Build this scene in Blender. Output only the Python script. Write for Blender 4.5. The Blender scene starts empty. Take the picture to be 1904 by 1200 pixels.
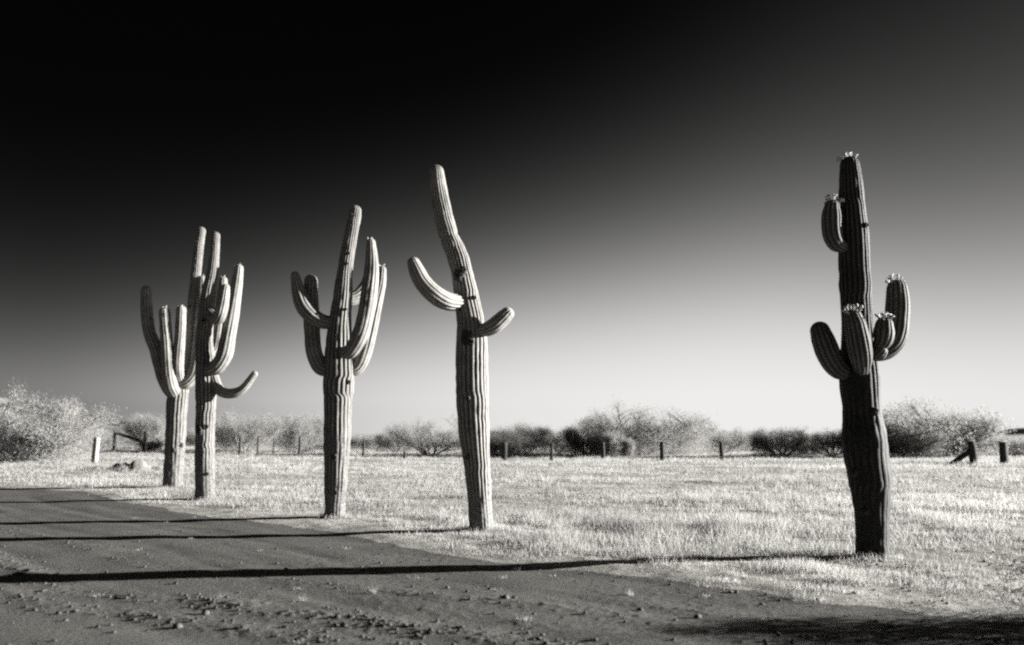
import bpy, math, random
import numpy as np
from mathutils import Vector, Matrix

random.seed(7)
rng = np.random.default_rng(7)
S = bpy.context.scene
COL = S.collection
R = math.radians

# ------------------------------------------------------------------ camera
F, CX, CY, HORIZON, EYE = 1481.0, 952.0, 600.0, 815.0, 1.6
PITCH = math.atan((HORIZON - CY) / F)
cam_d = bpy.data.cameras.new('camera')
cam = bpy.data.objects.new('camera', cam_d)
COL.objects.link(cam)
cam.location = (0, 0, EYE)
cam.rotation_euler = (R(90) + PITCH, 0, 0)
cam_d.sensor_width = 36.0
cam_d.lens = 36.0 * F / 1904.0
cam_d.clip_start, cam_d.clip_end = 0.1, 60000
cam_d.dof.use_dof = True
cam_d.dof.focus_distance = 13.5
cam_d.dof.aperture_fstop = 0.8
S.camera = cam

# ------------------------------------------------------------------ sky, sun, exposure
SUN_EL, SUN_AZ = R(10.5), R(82)
EXPOSURE = 2.6
world = bpy.data.worlds.new('World')
S.world = world
world.use_nodes = True
nt = world.node_tree
for n in list(nt.nodes):
    nt.nodes.remove(n)


def wn(kind, op=None, a=None, b=None):
    n = nt.nodes.new(kind)
    if op:
        n.operation = op
    for i, v in ((0, a), (1, b)):
        if v is None:
            continue
        if isinstance(v, (int, float)):
            n.inputs[i].default_value = v
        else:
            nt.links.new(v, n.inputs[i])
    return n


# daylight sky seen through a deep red filter on contrasty infrared film: red channel, toe, cube, shoulder
sky = nt.nodes.new('ShaderNodeTexSky')
sky.sky_type = 'NISHITA'
sky.sun_disc = False
sky.sun_elevation, sky.sun_rotation = SUN_EL, SUN_AZ
# no dull band right at the horizon: look the sky up at least 2 degrees above it, all round
tc0 = nt.nodes.new('ShaderNodeTexCoord')
sep = nt.nodes.new('ShaderNodeSeparateXYZ')
nt.links.new(tc0.outputs['Generated'], sep.inputs[0])
lift = wn('ShaderNodeMath', 'MAXIMUM', sep.outputs[2], 0.036)
com = nt.nodes.new('ShaderNodeCombineXYZ')
nt.links.new(sep.outputs[0], com.inputs[0])
nt.links.new(sep.outputs[1], com.inputs[1])
nt.links.new(lift.outputs[0], com.inputs[2])
nt.links.new(com.outputs[0], sky.inputs['Vector'])
red = nt.nodes.new('ShaderNodeSeparateColor')
nt.links.new(sky.outputs[0], red.inputs[0])
toe = wn('ShaderNodeMath', 'SUBTRACT', red.outputs[0], 0.8)
toe = wn('ShaderNodeMath', 'MAXIMUM', toe.outputs[0], 0.0)
cube = wn('ShaderNodeMath', 'POWER', toe.outputs[0], 3.2)
tc = nt.nodes.new('ShaderNodeTexCoord')
dot = nt.nodes.new('ShaderNodeVectorMath')
dot.operation = 'DOT_PRODUCT'
nt.links.new(tc.outputs['Generated'], dot.inputs[0])
dot.inputs[1].default_value = (math.sin(SUN_AZ), math.cos(SUN_AZ), 0)
# (a hand-set brightness ramp evens the sky out towards the sun and darkens it away from it)
sun_ramp0 = wn('ShaderNodeMath', 'MULTIPLY_ADD', dot.outputs['Value'], 0.5)
sun_ramp0.inputs[2].default_value = 0.5
sun_ramp = nt.nodes.new('ShaderNodeValToRGB')
sun_ramp.color_ramp.interpolation = 'B_SPLINE'
SUN_RAMP = [(-1.0, .003), (-.55, .0042), (-.37, .0055), (-.22, .020), (-.087, .056), (.05, .115), (.17, .15), (.30, .14), (.42, .097), (.54, .036), (.67, .010), (.82, .009), (1.0, .006)]
el_ = sun_ramp.color_ramp.elements
while len(el_) < len(SUN_RAMP):
    el_.new(0.5)
for i, (dv, pv) in enumerate(SUN_RAMP):
    el_[i].position = dv * 0.5 + 0.5
    el_[i].color = (pv * 1.6, pv * 1.6, pv * 1.6, 1)
nt.links.new(sun_ramp0.outputs[0], sun_ramp.inputs[0])
v = wn('ShaderNodeMath', 'MULTIPLY', cube.outputs[0], sun_ramp.outputs[0])
den = wn('ShaderNodeMath', 'ADD', v.outputs[0], 1.0)
s_ = wn('ShaderNodeMath', 'DIVIDE', v.outputs[0], den.outputs[0])
s_ = wn('ShaderNodeMath', 'MULTIPLY', s_.outputs[0], 0.96 / (2 ** EXPOSURE) / 0.1)
s_ = wn('ShaderNodeMath', 'ADD', s_.outputs[0], 0.002)
tint = nt.nodes.new('ShaderNodeVectorMath')
tint.operation = 'SCALE'
tint.inputs[0].default_value = (1.0, 0.99, 0.97)
nt.links.new(s_.outputs[0], tint.inputs['Scale'])
bg = nt.nodes.new('ShaderNodeBackground')
bg.inputs['Strength'].default_value = 0.1
nt.links.new(tint.outputs[0], bg.inputs['Color'])
wo = nt.nodes.new('ShaderNodeOutputWorld')
nt.links.new(bg.outputs[0], wo.inputs['Surface'])

sun_d = bpy.data.lights.new('sun', 'SUN')
sun = bpy.data.objects.new('sun', sun_d)
COL.objects.link(sun)
sun_d.energy = 5.0
sun_d.angle = R(0.55)
sun_d.color = (1.0, 0.985, 0.955)
SUNV = Vector((math.sin(SUN_AZ) * math.cos(SUN_EL), math.cos(SUN_AZ) * math.cos(SUN_EL), math.sin(SUN_EL)))
sun.rotation_euler = SUNV.to_track_quat('Z', 'Y').to_euler()

S.view_settings.view_transform = 'Standard'
S.view_settings.look = 'None'
S.view_settings.exposure = EXPOSURE
S.view_settings.gamma = 1.0
S.view_settings.use_curve_mapping = False
S.render.engine = 'CYCLES'
S.cycles.use_denoising = False
S.cycles.max_bounces = 6
S.cycles.diffuse_bounces = 3
S.cycles.filter_width = 2.2

# ------------------------------------------------------------------ helpers
FWD = Vector((0, math.cos(PITCH), math.sin(PITCH)))
UP = Vector((0, -math.sin(PITCH), math.cos(PITCH)))


def ray(px, py):
    return FWD + Vector((1, 0, 0)) * ((px - CX) / F) + UP * (-(py - CY) / F)


def at(px, py, z=0.0):
    d = ray(px, py)
    return Vector((0, 0, EYE)) + d * ((z - EYE) / d.z)


def at_y(px, py, y):
    d = ray(px, py)
    return Vector((0, 0, EYE)) + d * (y / d.y)


def tag(o, label=None, cat=None, group=None, kind=None):
    for k, val in (('label', label), ('category', cat), ('group', group), ('kind', kind)):
        if val:
            o[k] = val
    return o


def empty(name, loc, label, cat, group=None, rz=0.0):
    o = bpy.data.objects.new(name, None)
    o.location = loc
    o.rotation_euler = (0, 0, rz)
    COL.objects.link(o)
    return tag(o, label, cat, group)


def np_mesh(name, V, faces, attrs=None, smooth=False):
    """faces: int array n x k (all same size)"""
    V = np.asarray(V, dtype=np.float32)
    faces = np.asarray(faces, dtype=np.int32)
    me = bpy.data.meshes.new(name)
    n, k = faces.shape
    me.vertices.add(len(V))
    me.vertices.foreach_set('co', V.ravel())
    me.loops.add(n * k)
    me.loops.foreach_set('vertex_index', faces.ravel())
    me.polygons.add(n)
    me.polygons.foreach_set('loop_start', np.arange(0, n * k, k, dtype=np.int32))
    if smooth:
        me.polygons.foreach_set('use_smooth', np.ones(n, dtype=bool))
    for an, arr in (attrs or {}).items():
        a = me.attributes.new(an, 'FLOAT', 'POINT')
        a.data.foreach_set('value', np.asarray(arr, dtype=np.float32))
    me.update(calc_edges=True)
    return me


def add(name, me, mat, parent=None):
    o = bpy.data.objects.new(name, me)
    if not me.materials:
        me.materials.append(mat)
    COL.objects.link(o)
    if parent is not None:
        o.parent = parent
    return o


def hsh(ix, iy, seed):
    h = (ix.astype(np.int64) * 374761393 + iy.astype(np.int64) * 668265263 + seed * 974711) & 0x7fffffff
    h = ((h ^ (h >> 13)) * 1274126177) & 0x7fffffff
    h = h ^ (h >> 16)
    return (h & 0xffff) / 65535.0


def vnoise(x, y, seed=0):
    x = np.asarray(x, float)
    y = np.asarray(y, float)
    ix, iy = np.floor(x), np.floor(y)
    fx, fy = x - ix, y - iy
    fx = fx * fx * (3 - 2 * fx)
    fy = fy * fy * (3 - 2 * fy)
    a, b = hsh(ix, iy, seed), hsh(ix + 1, iy, seed)
    c, d = hsh(ix, iy + 1, seed), hsh(ix + 1, iy + 1, seed)
    return (a + (b - a) * fx) * (1 - fy) + (c + (d - c) * fx) * fy - 0.5


def fbm(x, y, seed=0, o=3):
    t, amp = 0, 1.0
    for k in range(o):
        t = t + amp * vnoise(x * 2 ** k + 17.3 * k, y * 2 ** k - 9.1 * k, seed + k)
        amp *= 0.5
    return t


def sstep(a, b, x):
    t = np.clip((x - a) / (b - a), 0, 1)
    return t * t * (3 - 2 * t)


# ------------------------------------------------------------------ materials
def mat_nodes(name):
    m = bpy.data.materials.new(name)
    m.use_nodes = True
    t = m.node_tree
    return m, t, t.nodes['Principled BSDF'], t.nodes['Material Output']


def grey(v):
    return (v, v * 0.985, v * 0.955, 1)


def noise_node(t, scale, detail=4, rough=0.6, vec=None):
    n = t.nodes.new('ShaderNodeTexNoise')
    n.inputs['Scale'].default_value = scale
    n.inputs['Detail'].default_value = detail
    n.inputs['Roughness'].default_value = rough
    if vec is None:
        c = t.nodes.new('ShaderNodeTexCoord')
        vec = c.outputs['Object']
    t.links.new(vec, n.inputs['Vector'])
    return n


def ramp(t, fac, stops):
    r = t.nodes.new('ShaderNodeValToRGB')
    e = r.color_ramp.elements
    while len(e) < len(stops):
        e.new(0.5)
    for i, (p, val) in enumerate(stops):
        e[i].position = p
        e[i].color = grey(val)
    t.links.new(fac, r.inputs[0])
    return r


def mixc(t, fac, a, b, blend='MIX'):
    n = t.nodes.new('ShaderNodeMix')
    n.data_type = 'RGBA'
    n.blend_type = blend
    for sock, val in ((n.inputs[0], fac), (n.inputs[6], a), (n.inputs[7], b)):
        if isinstance(val, (int, float)):
            sock.default_value = val
        elif isinstance(val, tuple):
            sock.default_value = val
        else:
            t.links.new(val, sock)
    return n.outputs[2]


def attr(t, name):
    n = t.nodes.new('ShaderNodeAttribute')
    n.attribute_name = name
    return n.outputs['Fac']


def bump(t, bsdf, h, strength, dist):
    b = t.nodes.new('ShaderNodeBump')
    b.inputs['Strength'].default_value = strength
    b.inputs['Distance'].default_value = dist
    t.links.new(h, b.inputs['Height'])
    t.links.new(b.outputs[0], bsdf.inputs['Normal'])


def simple_mat(name, lo, hi, scale, rough=0.85, b=0.4, bd=0.01, vec=None):
    m, t, p, _ = mat_nodes(name)
    n = noise_node(t, scale)
    r = ramp(t, n.outputs[0], [(0.3, lo), (0.7, hi)])
    t.links.new(r.outputs[0], p.inputs['Base Color'])
    p.inputs['Roughness'].default_value = rough
    p.inputs['Specular IOR Level'].default_value = 0.2
    if b:
        bump(t, p, n.outputs[0], b, bd)
    return m


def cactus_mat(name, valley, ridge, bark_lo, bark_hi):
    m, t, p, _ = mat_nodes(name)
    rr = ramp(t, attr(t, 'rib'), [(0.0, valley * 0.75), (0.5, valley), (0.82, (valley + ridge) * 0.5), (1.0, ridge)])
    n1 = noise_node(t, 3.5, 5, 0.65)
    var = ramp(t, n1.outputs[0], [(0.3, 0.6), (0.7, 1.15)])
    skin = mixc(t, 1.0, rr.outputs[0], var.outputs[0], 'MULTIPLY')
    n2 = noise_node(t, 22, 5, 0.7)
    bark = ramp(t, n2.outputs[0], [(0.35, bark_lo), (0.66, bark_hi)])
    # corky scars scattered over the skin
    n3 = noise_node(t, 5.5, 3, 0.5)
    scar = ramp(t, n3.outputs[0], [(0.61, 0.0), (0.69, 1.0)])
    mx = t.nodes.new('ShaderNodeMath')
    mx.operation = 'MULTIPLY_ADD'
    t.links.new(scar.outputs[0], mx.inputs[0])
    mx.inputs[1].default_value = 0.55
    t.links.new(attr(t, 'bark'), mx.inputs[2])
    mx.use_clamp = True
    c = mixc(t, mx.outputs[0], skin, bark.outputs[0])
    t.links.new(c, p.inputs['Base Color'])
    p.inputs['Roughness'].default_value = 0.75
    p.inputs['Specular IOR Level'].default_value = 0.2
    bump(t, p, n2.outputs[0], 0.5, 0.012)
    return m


M = {}
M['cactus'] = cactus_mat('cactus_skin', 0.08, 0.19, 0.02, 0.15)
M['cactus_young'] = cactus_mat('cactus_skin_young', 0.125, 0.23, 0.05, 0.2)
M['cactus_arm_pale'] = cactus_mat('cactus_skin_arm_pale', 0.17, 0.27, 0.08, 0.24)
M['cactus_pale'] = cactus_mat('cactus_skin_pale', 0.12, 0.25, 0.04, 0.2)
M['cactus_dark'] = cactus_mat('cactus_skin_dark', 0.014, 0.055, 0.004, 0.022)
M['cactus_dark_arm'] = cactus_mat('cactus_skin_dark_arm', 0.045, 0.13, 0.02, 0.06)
M['spine'] = simple_mat('spine', 0.2, 0.36, 30, b=0)
M['spine_dark'] = simple_mat('spine_weathered', 0.13, 0.26, 30, b=0)
M['scar'] = simple_mat('scar_cork', 0.012, 0.06, 25, b=0.8, bd=0.02)
M['hole'] = simple_mat('nest_hole_dark', 0.006, 0.03, 30, b=0.5)
M['bud'] = simple_mat('flower_petal', 0.3, 0.45, 40, b=0)
M['post'] = simple_mat('dark_post_wood', 0.015, 0.05, 14, b=0.6)
M['post_pale'] = simple_mat('pale_post_wood', 0.14, 0.24, 14, b=0.5)
M['branch'] = simple_mat('shrub_bark', 0.06, 0.16, 10, b=0)
M['gravel'] = simple_mat('gravel_earth', 0.022, 0.055, 20, b=0)
M['clod'] = simple_mat('clod_earth', 0.03, 0.085, 20, b=0.5)


def leaf_mat(name, lo, hi, trans=0.35):
    m, t, p, out = mat_nodes(name)
    r = ramp(t, attr(t, 'tone'), [(0.0, lo), (1.0, hi)])
    d = t.nodes.new('ShaderNodeBsdfDiffuse')
    tr = t.nodes.new('ShaderNodeBsdfTranslucent')
    t.links.new(r.outputs[0], d.inputs[0])
    t.links.new(r.outputs[0], tr.inputs[0])
    mx = t.nodes.new('ShaderNodeMixShader')
    mx.inputs[0].default_value = trans
    t.links.new(d.outputs[0], mx.inputs[1])
    t.links.new(tr.outputs[0], mx.inputs[2])
    t.links.new(mx.outputs[0], out.inputs['Surface'])
    t.nodes.remove(p)
    return m


M['leaf_pale'] = leaf_mat('leaf_pale', 0.21, 0.32, .45)
M['leaf_deep_and_shade'] = leaf_mat('leaf_deep_and_shade', 0.03, 0.06, .3)  # near-black foliage; on the far left bush it paints in the inner shade
M['leaf_mid'] = leaf_mat('leaf_mid', 0.22, 0.32, .5)
M['leaf_dark'] = leaf_mat('leaf_dark', 0.10, 0.18, .4)
M['grass'] = leaf_mat('dry_grass', 0.25, 0.40, 0.48)

m, t, p, _ = mat_nodes('field_soil')
n = noise_node(t, 0.5, 8, 0.65)
r = ramp(t, n.outputs[0], [(0.3, 0.16), (0.7, 0.34)])
n2 = noise_node(t, 14, 6, 0.7)
r2 = ramp(t, n2.outputs[0], [(0.3, 0.6), (0.7, 1.2)])
t.links.new(mixc(t, 1.0, r.outputs[0], r2.outputs[0], 'MULTIPLY'), p.inputs['Base Color'])
p.inputs['Roughness'].default_value = 0.95
p.inputs['Specular IOR Level'].default_value = 0.05
bump(t, p, n2.outputs[0], 0.6, 0.03)
M['soil'] = m

m, t, p, _ = mat_nodes('road_dirt')
n = noise_node(t, 0.9, 8, 0.7)
r = ramp(t, n.outputs[0], [(0.3, 0.066), (0.7, 0.105)])
n2 = noise_node(t, 55, 4, 0.75)
r2 = ramp(t, n2.outputs[0], [(0.32, 0.45), (0.68, 1.4)])
t.links.new(mixc(t, 1.0, r.outputs[0], r2.outputs[0], 'MULTIPLY'), p.inputs['Base Color'])
p.inputs['Roughness'].default_value = 0.95
p.inputs['Specular IOR Level'].default_value = 0.05
n3 = noise_node(t, 26, 6, 0.7)
bump(t, p, n3.outputs[0], 0.7, 0.014)
M['dirt'] = m

# ------------------------------------------------------------------ ground and road
EDGE_PX = [(0, 908), (150, 914), (225, 934), (380, 961), (520, 975), (640, 994), (760, 1019), (900, 1044), (1080, 1066),
           (1200, 1078), (1300, 1092), (1400, 1105), (1480, 1121), (1600, 1131), (1700, 1143), (1800, 1153), (1904, 1163)]
RD = np.array((-0.735, 0.678))           # along the road
RN = np.array((0.678, 0.735))            # towards the field
ea, eb = [], []
for q in EDGE_PX:
    w = at(*q)
    ea.append(w.x * RD[0] + w.y * RD[1])
    eb.append(w.x * RN[0] + w.y * RN[1])
o_ = np.argsort(ea)
EA, EB = np.array(ea)[o_], np.array(eb)[o_]


def road_coords(x, y):
    a = x * RD[0] + y * RD[1]
    b = x * RN[0] + y * RN[1]
    return a, b, b - np.interp(a, EA, EB)


# windrow of loose clods pushed up by a grader
wr = [at(*q) for q in ((150, 1098), (400, 1122), (560, 1142), (700, 1160), (850, 1180), (960, 1196))]
WA = np.array([w.x * RD[0] + w.y * RD[1] for w in wr])
WB = np.array([w.x * RN[0] + w.y * RN[1] for w in wr])
o_ = np.argsort(WA)
WA, WB = WA[o_], WB[o_]
WR2 = at(100, 1040)


def terrain(x, y):
    x = np.asarray(x, float)
    y = np.asarray(y, float)
    a, b, sd = road_coords(x, y)
    jag = 0.22 * fbm(x / 0.5, y / 0.5, 40, 3)
    grassy = sstep(-0.35, 0.55, sd + jag)
    far = sstep(20, 60, y)
    z = (0.02 + 0.02 * sstep(-1, 2.5, x)) * grassy + grassy * (0.035 * fbm(x / 1.4, y / 1.1, 3) + 0.02 * vnoise(x / 0.25, y / 0.25, 4))
    z = z + far * 0.16 * fbm(x / 14, y / 7, 5)
    road = 1 - grassy
    near = np.exp(-np.maximum(y, 0) / 22.0)
    z = z + road * (0.028 * fbm(a / 4.0, b / 0.8, 11) + 0.007 * fbm(a / 0.9, b / 0.22, 12, 2) * near)
    wd = b - np.interp(a, WA, WB)
    band = np.exp(-(wd / 0.24) ** 2) + 0.7 * np.exp(-((wd + 0.72) / 0.2) ** 2) + 0.35 * np.exp(-((wd - 1.35) / 0.22) ** 2)
    band = band * np.clip(0.7 + 1.2 * fbm(a / 1.1, b / 2, 21), 0, 1.3)
    patch = np.clip(fbm(x / 1.6, y / 1.6, 31, 2) * 2.4, 0, 1)
    clod = np.clip(fbm(x / 0.06, y / 0.06, 13, 2) - 0.02, 0, 1)
    z = z + road * near * clod * (0.045 * band + 0.015 * patch + 0.004)
    z = z + road * 0.03 * band
    for off in (-1.5, -2.9, -4.6, -6.0):
        z = z - road * 0.009 * np.exp(-((sd - off + 0.12 * vnoise(a / 3, a * 0, 61)) / 0.17) ** 2)
    # low rise where the corral stands, an eroded bank in the far field, edges of the sheet level out
    z = z + 0.62 * np.exp(-(((x + 47) / 26) ** 2 + ((y - 88) / 26) ** 2))
    bx, by = x + 19.3, y - 40.5
    z = z + 0.42 * np.exp(-((bx / 1.5) ** 2 + (by / 1.0) ** 2)) * (1 + 1.2 * fbm(x / 0.4, y / 0.4, 51))
    # old wheel ruts in the field beside the nearest cactus
    rut = y - (13.6 - 0.55 * (x - 7.5) * 0.4)
    z = z - 0.05 * grassy * np.exp(-(rut / 0.12) ** 2) * sstep(6.5, 8.0, x)
    return z


ys = np.concatenate([np.linspace(-40, 4.8, 24), np.exp(np.linspace(math.log(5), math.log(30), 460)),
                     np.exp(np.linspace(math.log(30.6), math.log(3000), 150))])
us = np.concatenate([-np.exp(np.linspace(math.log(12), math.log(0.93), 22)), np.linspace(-0.9, 0.9, 620),
                     np.exp(np.linspace(math.log(0.93), math.log(12), 22))])
wy = np.where(ys > 5, ys, 5 + (5 - ys))
GX = us[None, :] * wy[:, None]
GY = np.repeat(ys[:, None], len(us), 1)
GZ = terrain(GX, GY)
ny, nx = GX.shape
V = np.stack([GX, GY, GZ], -1).reshape(-1, 3)
idx = np.arange(ny * nx).reshape(ny, nx)
Q = np.stack([idx[:-1, :-1], idx[:-1, 1:], idx[1:, 1:], idx[1:, :-1]], -1).reshape(-1, 4)
cen = V[Q].mean(1)
a_, b_, sd_ = road_coords(cen[:, 0], cen[:, 1])
sd_ = sd_ + 0.22 * fbm(cen[:, 0] / 0.5, cen[:, 1] / 0.5, 40, 3)
is_road = (sd_ < 0.02) & (sd_ > -13)


def submesh(name, mask):
    f = Q[mask]
    used, inv = np.unique(f.ravel(), return_inverse=True)
    return np_mesh(name, V[used], inv.reshape(-1, 4), smooth=True)


tag(add('ground', submesh('ground', ~is_road), M['soil']), kind='structure')
tag(add('dirt_road', submesh('dirt_road', is_road), M['dirt']), kind='structure')


def gz(x, y):
    return float(terrain(np.array([x]), np.array([y]))[0])


# ------------------------------------------------------------------ far hills
def hill(name, pts, y, depth, seed, mat):
    """skyline as pixels -> a rounded ridge standing at distance y"""
    px = np.array([q[0] for q in pts], float)
    top = np.array([at_y(q[0], q[1], y).z for q in pts])
    X = (px - CX) / F * y / math.cos(PITCH)
    xs = np.linspace(X[0], X[-1], 160)
    hz = np.interp(xs, X, top)
    vs = np.linspace(-1, 1, 25)
    gx, gv = np.meshgrid(xs, vs)
    prof = np.cos(gv * math.pi / 2) ** 1.3
    z = hz[None, :] * prof * (1 + 0.12 * fbm(gx / (depth * .3), gv * 3, seed)) - 0.5
    yy = y + gv * depth
    Vh = np.stack([gx, yy, z], -1).reshape(-1, 3)
    n_y, n_x = gx.shape
    i = np.arange(n_y * n_x).reshape(n_y, n_x)
    f = np.stack([i[:-1, :-1], i[:-1, 1:], i[1:, 1:], i[1:, :-1]], -1).reshape(-1, 4)
    return tag(add(name, np_mesh(name, Vh, f, smooth=True), mat), kind='structure')


M['hill'] = simple_mat('hill_scrub', 0.07, 0.15, 0.06, b=0)
M['hill_far'] = simple_mat('hill_rock_hazed', 0.36, 0.46, 0.008, b=0)  # far rock paled so that distance haze is painted into its colour
hill('hill', [(-500, 690), (-200, 712), (0, 738), (60, 758), (120, 768), (200, 778), (260, 788), (340, 797), (480, 806), (620, 812), (700, 816)], 210, 60, 3, M['hill'])
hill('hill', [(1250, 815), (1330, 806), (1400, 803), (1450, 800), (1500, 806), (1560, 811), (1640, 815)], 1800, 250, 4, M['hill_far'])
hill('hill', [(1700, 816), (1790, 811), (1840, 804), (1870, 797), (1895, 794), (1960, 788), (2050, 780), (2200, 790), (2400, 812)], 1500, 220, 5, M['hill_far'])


# ------------------------------------------------------------------ saguaros
def catmull(P, n):
    P = np.asarray(P, float)
    P = np.vstack([2 * P[0] - P[1], P, 2 * P[-1] - P[-2]])
    out = []
    segs = len(P) - 3
    for s in np.linspace(0, segs - 1e-6, n):
        k = int(s)
        u = s - k
        p0, p1, p2, p3 = P[k:k + 4]
        out.append(0.5 * ((2 * p1) + (-p0 + p2) * u + (2 * p0 - 5 * p1 + 4 * p2 - p3) * u * u + (-p0 + 3 * p1 - 3 * p2 + p3) * u ** 3))
    return np.array(out)


def ribbed(path, ribs, amp, seed, bark_top=None, pinches=(), round_base=False):
    """path: rows x, y, z, r. Returns skin mesh and spines mesh data."""
    path = np.asarray(path, float)
    length = np.linalg.norm(np.diff(path[:, :3], axis=0), axis=1).sum()
    n = max(10, int(length / max(0.03, 0.22 * path[:, 3].mean())))
    P = catmull(path, n)
    C, rad = P[:, :3], np.maximum(P[:, 3], 0.02)
    arc = np.concatenate([[0], np.cumsum(np.linalg.norm(np.diff(C, axis=0), axis=1))])
    rad = rad * (1 + 0.05 * vnoise(arc / 0.35, arc * 0 + seed, seed) + 0.03 * vnoise(arc / 0.12, arc * 0 + seed, seed + 1))
    for (zp, dep) in pinches:
        rad = rad * (1 - dep * np.exp(-((C[:, 2] - zp) / 0.035) ** 2))
    T = np.gradient(C, axis=0)
    T /= np.linalg.norm(T, axis=1)[:, None]
    # tip cap
    capn = 6
    th = np.linspace(0, 1, capn + 1)[1:] * math.pi / 2
    re = rad[-1]
    C = np.vstack([C, C[-1] + T[-1] * (re * np.sin(th))[:, None]])
    rad = np.concatenate([rad, np.maximum(re * np.cos(th), 0.004)])
    T = np.vstack([T, np.repeat(T[-1:], capn, 0)])
    if round_base:
        rb = rad[0]
        th = np.linspace(1, 0, capn + 1)[:-1] * math.pi / 2
        C = np.vstack([C[0] - T[0] * (rb * 0.8 * np.sin(th))[:, None], C])
        rad = np.concatenate([np.maximum(rb * np.cos(th), 0.004), rad])
        T = np.vstack([np.repeat(T[:1], capn, 0), T])
    N = len(C)
    arc = np.concatenate([[0], np.cumsum(np.linalg.norm(np.diff(C, axis=0), axis=1))])
    ref = np.array((0.31, 0.95, 0.0)) if abs(T[0][2]) > 0.6 else np.array((0, 0, 1.0))
    U = np.zeros_like(C)
    for i in range(N):
        u = ref - T[i] * ref.dot(T[i])
        u /= np.linalg.norm(u)
        U[i] = u
        ref = u
    W = np.cross(T, U)
    K = 6
    nv = ribs * K
    phi = np.arange(nv) / nv * 2 * math.pi
    wig = 0.10 * vnoise(arc / 0.9, arc * 0 + seed * 3.1, seed + 5) * 2 * math.pi / ribs * 4
    ridge = np.abs(np.cos(ribs * phi / 2))[None, :] * np.ones((N, 1))
    # growth checks: the ribs jog sideways, the stem is pinched and the skin is corky there
    check = np.zeros(N)
    rs_ = random.Random(seed * 13)
    if bark_top is not None:
        for k in range(max(2, int(arc[-1] / 1.1))):
            sa = rs_.uniform(0.1, 0.97) * arc[-1]
            wig = wig + rs_.choice((-1, 1)) * rs_.uniform(.08, .5) * 2 * math.pi / ribs * sstep(sa - .05, sa + .05, arc)
            check = check + rs_.uniform(.4, 1) * np.exp(-((arc - sa) / .03) ** 2)
        rad = rad * (1 - 0.035 * np.clip(check, 0, 1))
    A, PH = np.meshgrid(arc, phi, indexing='ij')
    rib_id = np.floor(ribs * PH / (2 * math.pi) + 0.5) % ribs
    local = amp * (1 + 1.2 * vnoise(A / 0.5, rib_id * 7.7, seed + 7))
    bark = np.zeros((N, nv))
    local = local * (1 - 0.35 * np.clip(vnoise(A / 0.28, rib_id * 5.1, seed + 17) * 2.5, 0, 1))
    if bark_top is not None:
        h = C[:, 2] - C[0, 2]
        bark = np.clip((bark_top - h[:, None]) / (0.5 * bark_top) + 2.2 * fbm(A / 0.5, np.cos(PH) * 2 + PH, seed + 9, 3), 0, 1)
        bark = np.clip(bark + check[:, None] * np.clip(0.5 + 2 * vnoise(A / .2, PH * 1.6, seed + 21), 0, 1) * 0.7, 0, 1)
        local = local * (1 - 0.65 * bark)
    rr = rad[:, None] * (1 - local * (1 - ridge ** 0.75))
    rr = rr * (1 + 0.045 * vnoise(A / 0.12, rib_id * 3.3, seed + 2) + 0.03 * fbm(A / 0.3, np.cos(PH) * 1.5 + PH * .3, seed + 6, 2) + 0.05 * bark * fbm(A / 0.15, PH * 3, seed + 4, 2))
    ang = PH + wig[:, None]
    Vv = C[:, None, :] + U[:, None, :] * (rr * np.cos(ang))[..., None] + W[:, None, :] * (rr * np.sin(ang))[..., None]
    i = np.arange(N * nv).reshape(N, nv)
    j = np.roll(i, -1, 1)
    f = np.stack([i[:-1], j[:-1], j[1:], i[1:]], -1).reshape(-1, 4)
    skin = (Vv.reshape(-1, 3), f, {'rib': ridge.ravel(), 'bark': bark.ravel()})
    # spine clusters on the ridges
    pts, nor, tan = [], [], []
    step = 0.045
    count = int(arc[-1] / step)
    pos = np.linspace(step, arc[-1] - 0.01, max(count, 2))
    for k in range(ribs):
        col = k * K
        s = np.clip(pos + rng.uniform(-0.008, 0.008, len(pos)), 0, arc[-1])
        ci = np.interp(s, arc, np.arange(N))
        lo = np.minimum(ci.astype(int), N - 2)
        fr = (ci - lo)[:, None]
        q = Vv[lo, col] * (1 - fr) + Vv[lo + 1, col] * fr
        cc = C[lo] * (1 - fr) + C[lo + 1] * fr
        nn = q - cc
        nn /= np.linalg.norm(nn, axis=1)[:, None] + 1e-9
        keep = rng.random(len(s)) > bark[lo, col] * 0.9
        pts.append(q[keep])
        nor.append(nn[keep])
        tan.append(T[lo][keep])
    pts, nor, tan = np.vstack(pts), np.vstack(nor), np.vstack(tan)
    k = 3
    p_, n_, t_ = np.repeat(pts, k, 0), np.repeat(nor, k, 0), np.repeat(tan, k, 0)
    b_ = np.cross(n_, t_)
    m_ = len(p_)
    sp, st = rng.uniform(-0.9, 0.9, (m_, 1)), rng.uniform(-0.9, 0.9, (m_, 1))
    d = n_ + t_ * st + b_ * sp
    d /= np.linalg.norm(d, axis=1)[:, None]
    L = rng.uniform(0.010, 0.022, (m_, 1))
    side = np.cross(d, rng.normal(size=(m_, 3)))
    side /= np.linalg.norm(side, axis=1)[:, None] + 1e-9
    base = p_ - n_ * 0.003
    tri = np.stack([base - side * 0.0016, base + side * 0.0016, base + d * L], 1).reshape(-1, 3)
    spines = (tri, np.arange(m_ * 3).reshape(-1, 3))
    tip = (C[-1], T[-1], re)
    return skin, spines, tip


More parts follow.
